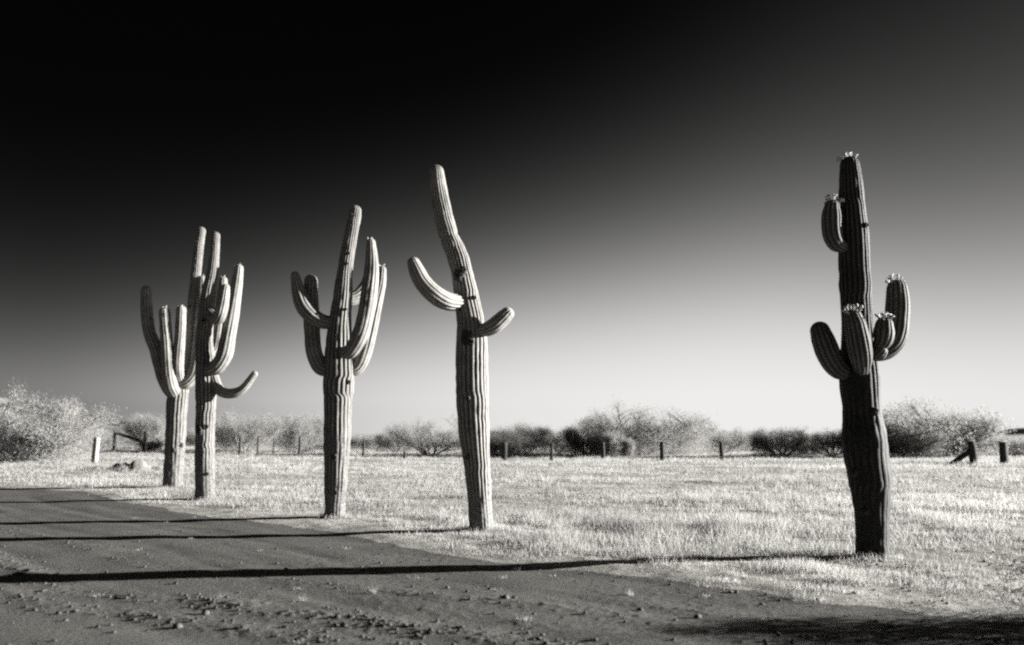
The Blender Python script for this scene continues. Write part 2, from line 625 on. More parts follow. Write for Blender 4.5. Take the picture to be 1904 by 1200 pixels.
def bud_mesh(open_):
    prof = [(0.0, 0.000), (0.011, 0.006), (0.014, 0.03), (0.012, 0.05)]
    prof += [(0.017, 0.062), (0.028, 0.072), (0.034, 0.078), (0.012, 0.074)] if open_ else [(0.017, 0.06), (0.018, 0.075), (0.010, 0.088), (0.001, 0.092)]
    n = 8
    V_, F_ = [], []
    for k, (r_, z_) in enumerate(prof):
        for i in range(n):
            a = i / n * 2 * math.pi
            wob = 1 + (0.25 * (-1) ** i if (open_ and k >= 5) else 0)
            V_.append((max(r_, 0.0005) * wob * math.cos(a), max(r_, 0.0005) * wob * math.sin(a), z_ + (0.006 * (-1) ** i if open_ and k == 6 else 0)))
    for k in range(len(prof) - 1):
        for i in range(n):
            F_.append((k * n + i, k * n + (i + 1) % n, (k + 1) * n + (i + 1) % n, (k + 1) * n + i))
    me = np_mesh('flower_bud', V_, F_, smooth=True)
    me.materials.append(M['bud'])
    return me


BUDS = [bud_mesh(True), bud_mesh(False)]


def crown_of_buds(parent, tip, count, scale=1.0):
    c, tdir, r_ = tip
    tdir = Vector(tdir)
    x_ = tdir.orthogonal().normalized()
    y_ = tdir.cross(x_)
    for k in range(count):
        a = k / count * 2 * math.pi + random.uniform(-.25, .25)
        lat = random.uniform(0.55, 0.95) if k % 4 else random.uniform(0.1, 0.4)
        out = x_ * math.cos(a) + y_ * math.sin(a)
        base = Vector(c) - tdir * r_ * (1 - math.sqrt(max(0, 1 - (lat * .93) ** 2))) + out * (lat * r_ * 0.93)
        dirn = (tdir * random.uniform(0.7, 1.3) + out * lat * random.uniform(0.5, 1.3)).normalized()
        o = bpy.data.objects.new('flower_bud', BUDS[0 if random.random() < 0.6 else 1])
        COL.objects.link(o)
        o.parent = parent
        o.rotation_euler = dirn.to_track_quat('Z', 'Y').to_euler()
        o.location = base - dirn * 0.008
        s = scale * random.uniform(0.55, 1.2)
        o.scale = (s, s, s)


def lump(name, parent, p, nrm, rx, rz, th, mat, hole=False, seed=0):
    """an irregular callus (or a ringed nest hole) sitting on a trunk"""
    nrm = Vector(nrm).normalized()
    side = Vector((0, 0, 1)).cross(nrm).normalized()
    upv = nrm.cross(side)
    prof = [(1.0, -0.6), (0.95, 0.1), (0.78, 0.9), (0.6, 1.0), (0.45, 0.45), (0.3, 0.2), (0.02, 0.15)] if hole else \
        [(1.0, -0.7), (0.92, 0.2), (0.7, 0.85), (0.4, 1.1), (0.2, 0.7), (0.02, 0.9)]
    n = 14
    V_, F_ = [], []
    rs = random.Random(seed)
    wob = [1 + rs.uniform(-.22, .22) * (0.4 if hole else 1) for _ in range(n)]
    for k, (q, h) in enumerate(prof):
        for i in range(n):
            a = i / n * 2 * math.pi
            hh = h + (0 if hole else rs.uniform(-.3, .3))
            w = Vector(p) + side * (math.cos(a) * rx * q * wob[i]) + upv * (math.sin(a) * rz * q * wob[i]) + nrm * (th * hh)
            V_.append(tuple(w))
    for k in range(len(prof) - 1):
        for i in range(n):
            F_.append((k * n + i, k * n + (i + 1) % n, (k + 1) * n + (i + 1) % n, (k + 1) * n + i))
    return add(name, np_mesh(name, V_, F_, smooth=True), mat, parent)


def saguaro(base_px, label, trunk, arms, dark=False, pale=False, amp=0.12, bark_top=1.2, ribs=20, marks=(), pinches=(), seed=1):
    """trunk: (px, py, r_px) from the ground up; arms: dicts with pts (px, py, r_px, depth offset in metres)"""
    b = at(*base_px)
    b.z = gz(b.x, b.y)
    y0 = b.y
    root = empty('saguaro_cactus', b, label, 'cactus', 'saguaro cacti')

    def conv(pts):
        out = []
        for q in pts:
            yy = y0 + (q[3] if len(q) > 3 else 0)
            w = at_y(q[0], q[1], yy)
            out.append((w.x - b.x, w.y - b.y, w.z - b.z, q[2] * yy / (F * math.cos(PITCH)) * 1.04))
        return out

    tp = conv(trunk)
    tp[0] = (tp[0][0], tp[0][1], -0.12, tp[0][3])
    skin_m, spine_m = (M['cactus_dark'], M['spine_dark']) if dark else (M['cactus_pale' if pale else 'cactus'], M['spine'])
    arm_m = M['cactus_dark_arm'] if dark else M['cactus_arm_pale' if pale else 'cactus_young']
    zs = []
    for (py, dep) in pinches:
        zs.append((at_y(trunk[0][0], py, y0).z - b.z, dep))
    skin, spines, tip = ribbed(tp, ribs, amp, seed, bark_top, zs)
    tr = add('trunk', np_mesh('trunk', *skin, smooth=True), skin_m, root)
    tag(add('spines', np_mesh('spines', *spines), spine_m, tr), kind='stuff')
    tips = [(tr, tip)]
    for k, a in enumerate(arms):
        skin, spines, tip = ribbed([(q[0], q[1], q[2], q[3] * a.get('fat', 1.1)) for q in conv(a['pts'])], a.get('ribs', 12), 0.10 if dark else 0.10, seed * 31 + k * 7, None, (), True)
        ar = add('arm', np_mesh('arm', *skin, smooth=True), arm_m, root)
        tag(add('spines', np_mesh('spines', *spines), spine_m, ar), kind='stuff')
        if a.get('buds'):
            crown_of_buds(ar, tip, a['buds'], a.get('bs', 1.0))
        tips.append((ar, tip))
    tpa = np.array(tp)
    for i, (px, py, rpx, kind) in enumerate(marks):
        w = at_y(px, py, y0)
        zz = w.z - b.z
        cx = np.interp(zz, tpa[:, 2], tpa[:, 0])
        cy = np.interp(zz, tpa[:, 2], tpa[:, 1])
        rr = np.interp(zz, tpa[:, 2], tpa[:, 3])
        dx = np.clip((w.x - b.x) - cx, -0.9 * rr, 0.9 * rr)
        dy = -math.sqrt(rr * rr - dx * dx)
        rm = rpx * y0 / F
        nm = 'nest_hole' if kind == 'hole' else 'scar'
        lump(nm, root, (cx + dx * .97, cy + dy * .97, zz), (dx, dy, 0), rm, rm * 1.15, 0.035 if kind == 'hole' else 0.05,
             M['hole'] if kind == 'hole' else M['scar'], kind == 'hole', i + seed * 10)
    return root, tips


# far left pair
saguaro((321, 908), 'many-armed saguaro furthest back, standing left of and behind its close neighbour',
        [(321, 908, 16.5), (323, 870, 16.5), (327, 800, 17), (330, 740, 17.5), (335, 715, 16), (344, 685, 11.5), (351, 640, 9), (356, 585, 9), (364, 513, 8.6), (370, 455, 8.4), (374, 430, 7.8)],
        [dict(pts=[(325, 733, 9, 0), (315, 725, 10, -.03), (303, 700, 10, -.08), (290, 650, 10.5, -.12), (278, 618, 10, -.16), (273, 580, 9.6, -.18), (272, 541, 8.6, -.18)], buds=2, bs=.6),
              dict(pts=[(323, 728, 10, -.3), (317, 716, 11, -.5), (313, 690, 10.5, -.5), (310, 640, 9.5, -.5), (306, 581, 8.8, -.5)], buds=3, bs=.65),
              dict(pts=[(335, 706, 8, -.2), (331, 690, 9, -.4), (332, 660, 9, -.4), (335, 620, 8.6, -.4), (337, 577, 8, -.4)], buds=3, bs=.6),
              dict(pts=[(338, 716, 10, -.1), (350, 710, 10, -.1), (361, 693, 10, -.05), (368, 650, 9.5, 0), (373, 580, 8.5, .0), (376, 521, 7.5, 0)], buds=2, bs=.6)],
        bark_top=2.3, ribs=17, seed=3,
        marks=[(362, 512, 2.5, 'hole'), (357, 572, 2, 'hole'), (344, 828, 4, 'scar'), (330, 837, 4, 'scar')])
saguaro((382, 930), 'saguaro in front of the furthest pair, with a drooping low arm',
        [(382, 930, 17), (381, 880, 16.5), (381, 830, 16.5), (382, 780, 16.5), (383, 720, 18), (382, 675, 17.5), (380, 640, 15), (383, 590, 13.5), (388, 545, 13), (395, 508, 10.5), (399, 470, 8.5), (401, 439, 7.6)],
        [dict(pts=[(392, 686, 12, -.15), (404, 681, 12.5, -.3), (417, 660, 13, -.33), (425, 620, 12, -.22), (434, 570, 11, 0), (440, 530, 9.5, .1), (444, 500, 7.4, .12)], buds=3, bs=.6),
              dict(pts=[(392, 665, 9, .4), (402, 645, 9, .6), (408, 600, 9, .6), (412, 560, 8.5, .6), (415, 522, 7, .6)], buds=3, bs=.6),
              dict(pts=[(389, 580, 8, -.1), (400, 592, 10, -.5), (408, 588, 10.5, -.75), (414, 565, 10, -.8), (419, 536, 7.5, -.8)], buds=3, bs=.6),
              dict(pts=[(396, 700, 9, 0), (405, 722, 8.6, -.1), (418, 731, 8.4, -.15), (436, 731, 8, -.15), (452, 723, 7, -.15), (465, 707, 6.2, -.15), (473, 696, 5.6, -.15)], ribs=11)],
        bark_top=2.2, ribs=17, seed=5,
        marks=[(376, 800, 9, 'scar'), (389, 794, 5, 'hole'), (391, 881, 3, 'hole'), (383, 598, 3, 'hole')])
# middle left
saguaro((622, 965), 'saguaro with twin arms low on each side, second from the middle of the row',
        [(622, 965, 17), (623, 930, 18), (625, 880, 20), (627, 820, 23), (628, 760, 25), (630, 700, 27), (631, 650, 25), (632, 600, 20), (637, 555, 17.5), (642, 500, 13.8), (650, 450, 12.5), (659, 405, 11.5), (661, 393, 10.8)],
        [dict(pts=[(618, 600, 10, -.05), (600, 598, 12, -.1), (583, 589, 13, -.15), (566, 571, 13.5, -.18), (556, 545, 11.5, -.17), (549, 513, 7.5, -.17)], buds=3, bs=.6),
              dict(pts=[(612, 688, 11, 0), (596, 682, 13, -.0), (584, 655, 13, -.03), (580, 610, 13, .05), (578, 560, 12.6, .1), (578, 523, 11, .1)]),
              dict(pts=[(638, 655, 9, -.25), (652, 653, 12, -.5), (669, 624, 14, -.6), (680, 585, 13.5, -.6), (687, 540, 13.5, -.6), (691, 500, 12, -.6), (690, 452, 7.6, -.6)], buds=3, bs=.65),
              dict(pts=[(650, 690, 10, .05), (664, 682, 12.5, .1), (676, 656, 13.5, .1), (688, 610, 12.5, .1), (700, 560, 10.5, .1), (708, 525, 9, .1), (710, 503, 7.6, .1)], buds=4, bs=.7),
              dict(pts=[(642, 557, 10, .2), (656, 556, 11.5, .3), (668, 549, 11.5, .4), (682, 528, 10, .6), (688, 505, 8.5, .6)])],
        bark_top=2.1, ribs=19, seed=8,
        marks=[(650, 474, 3.5, 'hole'), (647, 493, 3.3, 'hole'), (646, 578, 2.6, 'hole'), (628, 915, 4, 'hole'), (652, 712, 4, 'hole'), (628, 850, 6, 'scar')])
# middle
saguaro((893, 990), 'leaning saguaro with a bent top and two short arms, tallest of the middle',
        [(896, 990, 19), (893, 950, 20.5), (889, 890, 22), (884, 835, 25), (880, 780, 27.5), (878, 720, 28.8), (877, 660, 28.5), (876, 610, 25.5), (869, 562, 23), (860, 512, 19.5), (850, 475, 19), (836, 443, 17.8), (825, 405, 17), (819, 375, 16), (814, 340, 14.8), (812, 320, 13)],
        [dict(pts=[(868, 562, 9, 0), (852, 563, 13.5, -.13), (829, 560, 15.5, -.30), (806, 546, 15.5, -.42), (786, 525, 14.5, -.47), (774, 502, 12.5, -.48), (769, 490, 10.5, -.48)], ribs=14),
              dict(pts=[(888, 614, 8, -.1), (903, 613, 11.5, -.2), (920, 605, 13.5, -.25), (936, 591, 13, -.25), (943, 584, 11.5, -.25)], ribs=13)],
        bark_top=1.2, ribs=21, pale=True, amp=0.115, seed=11, pinches=[(441, 0.10)],
        marks=[(853, 516, 12, 'scar'), (863, 507, 8, 'scar'), (868, 632, 13, 'scar'), (878, 640, 7, 'scar'), (856, 577, 4, 'hole'), (883, 557, 4, 'hole'), (873, 742, 4, 'scar'), (872, 850, 4, 'scar')])
# right, nearest
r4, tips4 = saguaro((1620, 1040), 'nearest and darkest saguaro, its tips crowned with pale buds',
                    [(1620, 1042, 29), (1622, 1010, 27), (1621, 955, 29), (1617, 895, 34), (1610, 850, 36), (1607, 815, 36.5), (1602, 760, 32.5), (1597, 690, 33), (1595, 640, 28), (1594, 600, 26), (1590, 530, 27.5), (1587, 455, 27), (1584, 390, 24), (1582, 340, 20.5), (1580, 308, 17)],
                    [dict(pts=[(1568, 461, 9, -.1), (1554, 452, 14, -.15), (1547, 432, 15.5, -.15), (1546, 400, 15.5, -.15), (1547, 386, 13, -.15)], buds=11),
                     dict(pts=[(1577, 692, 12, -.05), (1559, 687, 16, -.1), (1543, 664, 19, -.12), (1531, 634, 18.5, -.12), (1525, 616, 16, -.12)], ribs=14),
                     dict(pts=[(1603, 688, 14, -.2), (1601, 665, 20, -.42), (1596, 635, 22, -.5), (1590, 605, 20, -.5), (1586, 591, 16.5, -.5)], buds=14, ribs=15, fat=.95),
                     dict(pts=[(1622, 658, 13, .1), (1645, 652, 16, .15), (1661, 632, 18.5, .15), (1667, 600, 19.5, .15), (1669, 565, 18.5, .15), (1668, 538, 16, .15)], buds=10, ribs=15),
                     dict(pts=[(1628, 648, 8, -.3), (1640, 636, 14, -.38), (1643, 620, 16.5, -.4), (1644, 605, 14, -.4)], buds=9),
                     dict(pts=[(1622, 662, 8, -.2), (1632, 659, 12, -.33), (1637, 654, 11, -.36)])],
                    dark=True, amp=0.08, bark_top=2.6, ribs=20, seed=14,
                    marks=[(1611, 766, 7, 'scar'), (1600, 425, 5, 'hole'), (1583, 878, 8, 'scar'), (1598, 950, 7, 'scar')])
crown_of_buds(tips4[0][0], tips4[0][1], 13, 1.0)


# ------------------------------------------------------------------ fence posts, brace, corral
def box_beam(name, p0, p1, w, d, mat, parent=None, seed=0, taper=0.92):
    """a rough-sawn timber from p0 to p1 with slightly uneven edges"""
    p0, p1 = Vector(p0), Vector(p1)
    ax = (p1 - p0).normalized()
    x_ = ax.orthogonal().normalized() if abs(ax.z) < 0.9 else (Vector((1, 0, 0)) - ax * ax.x).normalized()
    y_ = ax.cross(x_)
    rs = random.Random(seed)
    V_, F_ = [], []
    prof = [(-1, -.8), (-.8, -1), (.8, -1), (1, -.8), (1, .8), (.8, 1), (-.8, 1), (-1, .8)]
    steps = 6
    for k in range(steps + 1):
        f = k / steps
        c = p0.lerp(p1, f)
        s = 1 + (taper - 1) * f
        jx, jy = rs.uniform(-.06, .06), rs.uniform(-.06, .06)
        for (a, b) in prof:
            q = c + x_ * (w / 2 * s * (a + jx)) + y_ * (d / 2 * s * (b + jy))
            if k == steps:
                q = q + ax * rs.uniform(-.03, .03)
            V_.append(tuple(q))
    n = 8
    for k in range(steps):
        for i in range(n):
            F_.append((k * n + i, k * n + (i + 1) % n, (k + 1) * n + (i + 1) % n, (k + 1) * n + i))
    for e in (0, steps):
        F_.extend([(e * n, e * n + 1, e * n + 2, e * n + 3), (e * n, e * n + 3, e * n + 4, e * n + 7), (e * n + 4, e * n + 5, e * n + 6, e * n + 7)])
    me = np_mesh(name, V_, F_)
    return add(name, me, mat, parent)


def post(px, ybase, ytop, wpx, label, mat, y=None, name='fence_post', cat='fence post', group='fence posts across the field', lean=0.0, seed=0):
    b = at(px, ybase) if y is None else at_y(px, ybase, y)
    top = at_y(px, ytop, b.y)
    z0 = gz(b.x, b.y)
    w = 1.3 * wpx * b.y / F
    o = box_beam(name, (0, 0, -0.3), (lean, 0, top.z - z0), w, w, mat, None, seed)
    o.location = (b.x, b.y, z0)
    o.rotation_euler = (0, 0, random.uniform(-.3, .3))
    return tag(o, label, cat, group)


posts = [
    (938, 857, 823, 6, 'dark fence post just right of the leaning saguaro, before a dark bush', 'post', .03),
    (1026, 857, 826, 4, 'slim dark fence post between the two bushes right of the leaning saguaro', 'post', -.02),
    (1121, 855, 822, 5, 'dark fence post in front of the dark hollow of the broad bush', 'post', 0),
    (1231, 859, 822, 5.5, 'dark fence post in front of the middle of the broad feathery bush', 'post', 0),
    (1343, 857, 822, 5, 'slightly tilted dark fence post alone to the right of the broad bush', 'post', -.06),
    (1868, 865, 822, 9, 'stout dark fence post standing alone nearest the field\'s far right end', 'post', .02),
    (675, 851, 817, 3, 'thin fence post just right of the twin-armed saguaro', 'post', .02),
    (556, 851, 812, 3, 'thin fence post between the pale bush and the twin-armed saguaro', 'post', .02),
    (508, 849, 816, 2, 'very thin fence stake among the pale bush\'s lower branches', 'post', 0),
    (478, 852, 814, 2.6, 'thin fence post in front of the forked bush stems', 'post', .01),
    (445, 851, 812, 3, 'thin dark fence post right of the drooping-armed saguaro', 'post', .03),
    (752, 857, 841, 3.5, 'short dark stump of a post at the foot of a bare-branched bush', 'post', 0),
    (175, 863, 814, 7, 'pale weathered post lit bright on one side, apart from the others', 'post_pale', .06),
]
for i, (px, yb, yt, w, lab, mt, ln) in enumerate(posts):
    post(px, yb, yt, w, lab, M[mt], lean=ln, seed=i + 50)

# braced corner post: upright with a diagonal strut
b = at(1811, 866)
br = empty('braced_post', (b.x, b.y, gz(b.x, b.y)), 'dark fence post propped by a slanting timber brace', 'fence post', 'fence posts across the field')
k = b.y / F
h_ = (at_y(1811, 821, b.y).z - br.location.z)
box_beam('upright', (0, 0, -.3), (-.05, 0, h_), 11 * k, 11 * k, M['post'], br, 91)
box_beam('brace', (-44 * k, -.1, -.05), (-2 * k, 0, h_ * 0.62), 8 * k, 8 * k, M['post'], br, 92)

# corral: two uprights and a sloping rail
y_c = 72.0
b = at_y(240, 838, y_c)
k = y_c / F
cor = empty('corral_frame', (b.x, b.y, gz(b.x, b.y)), 'dark timber corral frame of two uprights and a sloping rail', 'fence')
zt = lambda py: at_y(240, py, y_c).z - cor.location.z
box_beam('upright', (-28 * k, 0, -.3), (-28 * k, 0, zt(802)), 5 * k, 5 * k, M['post'], cor, 93)
box_beam('upright', (28 * k, 0, -.3), (29 * k, 0, zt(803)), 6 * k, 6 * k, M['post'], cor, 94)
box_beam('rail', (-27 * k, -.12, zt(804)), (28 * k, -.12, zt(823)), 5 * k, 4.4 * k, M['post'], cor, 95)


# ------------------------------------------------------------------ shrubs
def tube(path, radii, sides=5):
    path = [Vector(q) for q in path]
    V_, F_ = [], []
    for i, c in enumerate(path):
        tng = (path[min(i + 1, len(path) - 1)] - path[max(i - 1, 0)]).normalized()
        x_ = tng.orthogonal().normalized()
        y_ = tng.cross(x_)
        for j in range(sides):
            a = j / sides * 2 * math.pi
            V_.append(c + x_ * (radii[i] * math.cos(a)) + y_ * (radii[i] * math.sin(a)))
    for i in range(len(path) - 1):
        for j in range(sides):
            F_.append((i * sides + j, i * sides + (j + 1) % sides, (i + 1) * sides + (j + 1) % sides, (i + 1) * sides + j))
    return V_, F_


def shrub_data(seed, stems, spread, leaves, clump, leaf, lift=0.25, upright=0.5, twigs=1500, fill=0.3):
    """unit shrub: about 1 tall and 2*spread wide"""
    rs = random.Random(seed)
    g = np.random.default_rng(seed)
    BV, BF = [], []
    nodes = []

    def put(path, radii):
        v_, f_ = tube(path, radii)
        o = len(BV)
        BV.extend([tuple(q) for q in v_])
        BF.extend([tuple(i + o for i in q) for q in f_])

    def grow(p, d, L, r, lev):
        n = 5
        path, rad = [p.copy()], [r]
        q = p.copy()
        for k in range(n):
            d = (d + Vector((rs.uniform(-.35, .35), rs.uniform(-.35, .35), rs.uniform(-.12, .30)))).normalized()
            q = q + d * (L / n)
            path.append(q.copy())
            rad.append(r * (1 - 0.75 * (k + 1) / n))
            if lev < 2 and k >= 1:
                for _ in range(2 if lev == 0 else 1):
                    dd = (d + Vector((rs.uniform(-1, 1), rs.uniform(-1, 1), rs.uniform(-.35, .7))) * 0.9).normalized()
                    grow(q, dd, L * rs.uniform(.38, .6), r * 0.45, lev + 1)
            if lev >= 1 or k >= 3:
                nodes.append((q.copy(), d.copy()))
        put(path, rad)

    for s in range(stems):
        a = s / stems * 2 * math.pi + rs.uniform(-.4, .4)
        out = Vector((math.cos(a) * spread, math.sin(a) * spread, 0))
        d = (out * (1 - upright) + Vector((0, 0, upright + rs.uniform(-.1, .2)))).normalized()
        grow(Vector((math.cos(a) * .03, math.sin(a) * .03, -0.03)), d, rs.uniform(.6, .85) * (1 + 0.4 * (spread - 0.8)), 0.03, 0)
    NP = np.array([tuple(q[0]) for q in nodes])
    ND = np.array([tuple(q[1]) for q in nodes])
    # normalise to unit height and the wanted spread
    keep = NP[:, 2] > lift * 0.5
    NP, ND = NP[keep], ND[keep]
    sx = spread / max(np.percentile(np.abs(NP[:, :2]), 97), 1e-3)
    sz = 0.93 / np.percentile(NP[:, 2], 98)
    sc = np.array((sx, sx, sz))
    NP = NP * sc
    BV = np.array(BV) * sc

    def dome(P):
        e = np.sqrt((P[:, 0] ** 2 + P[:, 1] ** 2) / spread ** 2 + (P[:, 2] / 0.98) ** 2)
        k = np.where(e > 1.0, (1.0 / np.maximum(e, 1e-6)) ** 0.45, 1.0)
        return P * k[:, None]
    NP, BV = dome(NP), dome(BV)
    up_ = 0.93 / np.percentile(NP[:, 2], 98)
    NP, BV = NP * (1, 1, up_), BV * (1, 1, up_)
    wts = g.random(len(NP)) ** 1.5 + 0.1
    ii = g.choice(len(NP), leaves, p=wts / wts.sum())
    tone_node = g.random(len(NP))
    c = NP[ii] + g.normal(size=(leaves, 3)) * clump * np.array((1, 1, .75))
    c[:, 2] = np.abs(c[:, 2] - 0.02) + 0.02
    low = g.random(leaves) < fill
    c[low, 2] *= g.uniform(0.1, 1.0, low.sum())
    d1 = g.normal(size=(leaves, 3))
    d1 /= np.linalg.norm(d1, axis=1)[:, None]
    d2 = np.cross(d1, g.normal(size=(leaves, 3)))
    d2 /= np.linalg.norm(d2, axis=1)[:, None]
    sz_ = leaf * g.uniform(.6, 1.5, (leaves, 1))
    T1 = np.stack([c - d1 * sz_ * .5 - d2 * sz_ * .28, c - d1 * sz_ * .3 + d2 * sz_ * .28, c + d1 * sz_ * .6], 1).reshape(-1, 3)
    tone = np.repeat(np.clip(0.6 * tone_node[ii] + 0.4 * g.random(leaves), 0, 1), 3)
    jj = g.choice(len(NP), twigs)
    b = NP[jj] + g.normal(size=(twigs, 3)) * clump * .6
    dd = ND[jj] + g.normal(size=(twigs, 3)) * .5 + np.array((0, 0, .5))
    dd /= np.linalg.norm(dd, axis=1)[:, None]
    sd2 = np.cross(dd, g.normal(size=(twigs, 3)))
    sd2 /= np.linalg.norm(sd2, axis=1)[:, None]
    Lt = g.uniform(.06, .17, (twigs, 1))
    T2 = np.stack([b - sd2 * .0022, b + sd2 * .0022, b + dd * Lt], 1).reshape(-1, 3)
    VV = np.vstack([T1, T2])
    return (BV, np.array(BF)), (VV, np.arange(len(VV)).reshape(-1, 3), {'tone': np.concatenate([tone, np.repeat(g.random(twigs) * .8, 3)])})


VARS = {}
for key, args, lm in (
        ('feathery_a', dict(seed=1, stems=11, spread=1.3, leaves=47250, clump=.085, leaf=0.0212, lift=.1), 'leaf_pale'),
        ('feathery_b', dict(seed=2, stems=9, spread=1.1, leaves=40950, clump=.09, leaf=0.0235, lift=.1), 'leaf_pale'),
        ('feathery_c', dict(seed=3, stems=10, spread=0.9, leaves=40950, clump=.10, leaf=0.0235, lift=.05), 'leaf_mid'),
        ('dark_a', dict(seed=4, stems=9, spread=1.1, leaves=37800, clump=.10, leaf=0.0265, lift=.05), 'leaf_dark'),
        ('dark_b', dict(seed=5, stems=11, spread=1.4, leaves=37800, clump=.10, leaf=0.0265, lift=.0), 'leaf_dark'),
        ('deep', dict(seed=15, stems=11, spread=1.4, leaves=24000, clump=.10, leaf=.027, lift=.0), 'leaf_deep_and_shade'),
        ('mid_a', dict(seed=6, stems=9, spread=1.25, leaves=40950, clump=.09, leaf=0.0223, lift=.1), 'leaf_mid'),
        ('sparse', dict(seed=7, stems=9, spread=1.4, leaves=20475, clump=.075, leaf=0.0200, upright=.4, twigs=3000, fill=.1), 'leaf_pale'),
        ('round', dict(seed=8, stems=9, spread=0.8, leaves=18900, clump=.10, leaf=0.0412, lift=0.0), 'leaf_pale'),
        ('low', dict(seed=9, stems=9, spread=1.5, leaves=28350, clump=.12, leaf=0.0353, lift=0.0), 'leaf_mid')):
    br_, lf_ = shrub_data(**args)
    mb = np_mesh('branches', br_[0], br_[1], smooth=True)
    mb.materials.append(M['branch'])
    ml = np_mesh('crown', *lf_)
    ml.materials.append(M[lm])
    VARS[key] = (mb, ml, args['spread'])


def shrub(kind, px, ybase, ytop, wpx, label, cat='bush', name='desert_shrub', group='desert shrubs along the horizon', y=None, rz=None, depth=None):
    b = at(px, ybase) if y is None else at_y(px, ybase, y)
    z0 = gz(b.x, b.y) if y is None or y < 150 else b.z
    mb, ml, sp = VARS[kind]
    h = at_y(px, ytop, b.y).z - z0
    sx = wpx * b.y / F / (2 * sp) * 1.05
    o = empty(name, (b.x, b.y, z0), label, cat, group, random.uniform(0, 6.28) if rz is None else rz)
    o.scale = (sx, sx, h * 0.97)
    add('branches', mb, M['branch'], o)
    add('crown', ml, M['leaf_mid'], o)
    return o


shrub('feathery_a', 52, 858, 735, 250, 'large pale feathery bush at the field edge, left of the pale post', y=54)
shrub('deep', 22, 862, 800, 150, 'low dark leaf mass put in as the shaded inside of the large pale feathery bush')  # added dark leaves that stand for shade inside the feathery bush
shrub('mid_a', 128, 858, 790, 110, 'grey bush between the large pale bush and the pale post', y=60)
shrub('low', 185, 843, 806, 90, 'low grey scrub behind the pale post', y=80)
shrub('feathery_b', 272, 838, 770, 84, 'tangled grey bush rising behind the corral frame', y=84)
shrub('dark_a', 278, 842, 818, 46, 'small dark bush at the foot of the corral upright', y=75)
shrub('mid_a', 455, 850, 766, 130, 'wide hazy bush with forked stems right of the furthest saguaros', y=74)
shrub('feathery_b', 566, 848, 770, 96, 'pale rounded feathery bush left of the twin-armed saguaro', y=82)
shrub('low', 690, 834, 806, 90, 'small low scrub beside the thin post right of twin-armed saguaro', y=105)
shrub('sparse', 800, 855, 775, 160, 'open spreading bush with bare branches left of the leaning saguaro', y=70)
shrub('mid_a', 742, 848, 800, 80, 'small grey bush left of the open spreading bush', y=84)
shrub('dark_a', 935, 856, 802, 90, 'dark rounded bush right behind the leaning saguaro', y=68)
shrub('mid_a', 962, 850, 786, 110, 'grey bush between the first two posts right of the leaning saguaro', y=76)
shrub('feathery_b', 1040, 846, 798, 80, 'pale thin bush behind the slim dark post', y=84)
shrub('feathery_c', 1090, 850, 782, 80, 'grey upright bush on the near side of the broad bush', y=78)
shrub('dark_b', 1120, 851, 810, 76, 'small dark bush under the broad feathery bush', y=70)
shrub('feathery_a', 1190, 848, 757, 240, 'broad feathery bush, tallest and widest of the horizon middle', y=74)
shrub('mid_a', 1255, 850, 776, 150, 'hazy bush merging into the far side of the broad feathery bush', y=80)
shrub('round', 1140, 856, 803, 44, 'small pale leafy plant in front of the broad feathery bush', cat='plant', y=66)
shrub('round', 1166, 856, 815, 28, 'smallest pale leafy plant beside its larger twin by the broad bush', cat='plant', y=66)
shrub('mid_a', 1345, 848, 797, 110, 'grey bush behind the tilted dark post', y=86)
shrub('feathery_c', 1392, 846, 800, 90, 'low hazy bush between the tilted post and the trunked bush', y=95)
shrub('feathery_b', 1455, 856, 794, 105, 'pale domed bush on a short dark trunk left of the nearest saguaro', y=66)
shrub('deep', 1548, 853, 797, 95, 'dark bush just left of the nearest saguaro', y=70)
shrub('dark_b', 1508, 852, 822, 70, 'low dark bush between the domed bush and the nearest saguaro', y=74)
shrub('feathery_c', 1738, 856, 752, 215, 'tall feathery dome-shaped bush right of the nearest saguaro', y=66)
shrub('dark_b', 1695, 858, 800, 130, 'dark spreading bush on a thick trunk right of the nearest saguaro', y=63)
shrub('dark_a', 1745, 853, 806, 130, 'dark lower bush beneath the tall feathery dome', y=67)
shrub('mid_a', 1855, 852, 812, 130, 'low grey bush behind the braced post', y=80)
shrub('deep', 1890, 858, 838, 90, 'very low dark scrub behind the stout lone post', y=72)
far = [(640, 806, 80, 'just left of the thin post beside the twin-armed saguaro'), (720, 804, 100, 'behind the little scrub left of the open spreading bush'),
       (860, 802, 110, 'seen against the leaning saguaro\'s trunk'), (1000, 800, 110, 'above the slim dark post and dark bush'),
       (1320, 800, 130, 'behind the tilted dark post'), (1400, 803, 110, 'right of the tilted dark post'),
       (1490, 806, 120, 'behind the domed bush with the dark trunk'), (1600, 806, 110, 'behind the nearest saguaro\'s trunk'),
       (1660, 803, 110, 'just right of the nearest saguaro\'s trunk'), (1810, 808, 110, 'behind the braced post'),
       (1880, 812, 100, 'below the right-hand hill'), (520, 800, 110, 'between the wide hazy bush and the pale rounded one'),
       (420, 800, 100, 'just right of the drooping-armed saguaro\'s trunk'), (340, 800, 90, 'seen between the two furthest saguaros'),
       (220, 800, 110, 'behind the sloping corral rail'), (590, 803, 90, 'just left of the twin-armed saguaro\'s trunk'),
       (1060, 804, 90, 'left of the broad feathery bush'), (1230, 800, 120, 'showing through the broad feathery bush')]
for i, (px, yt, w, where) in enumerate(far):
    shrub(('mid_a', 'feathery_c', 'low', 'feathery_b')[i % 4], px, 838, yt, w, 'hazy distant scrub ' + where, y=128 + 7 * (i % 3), group='distant belt of scrub')
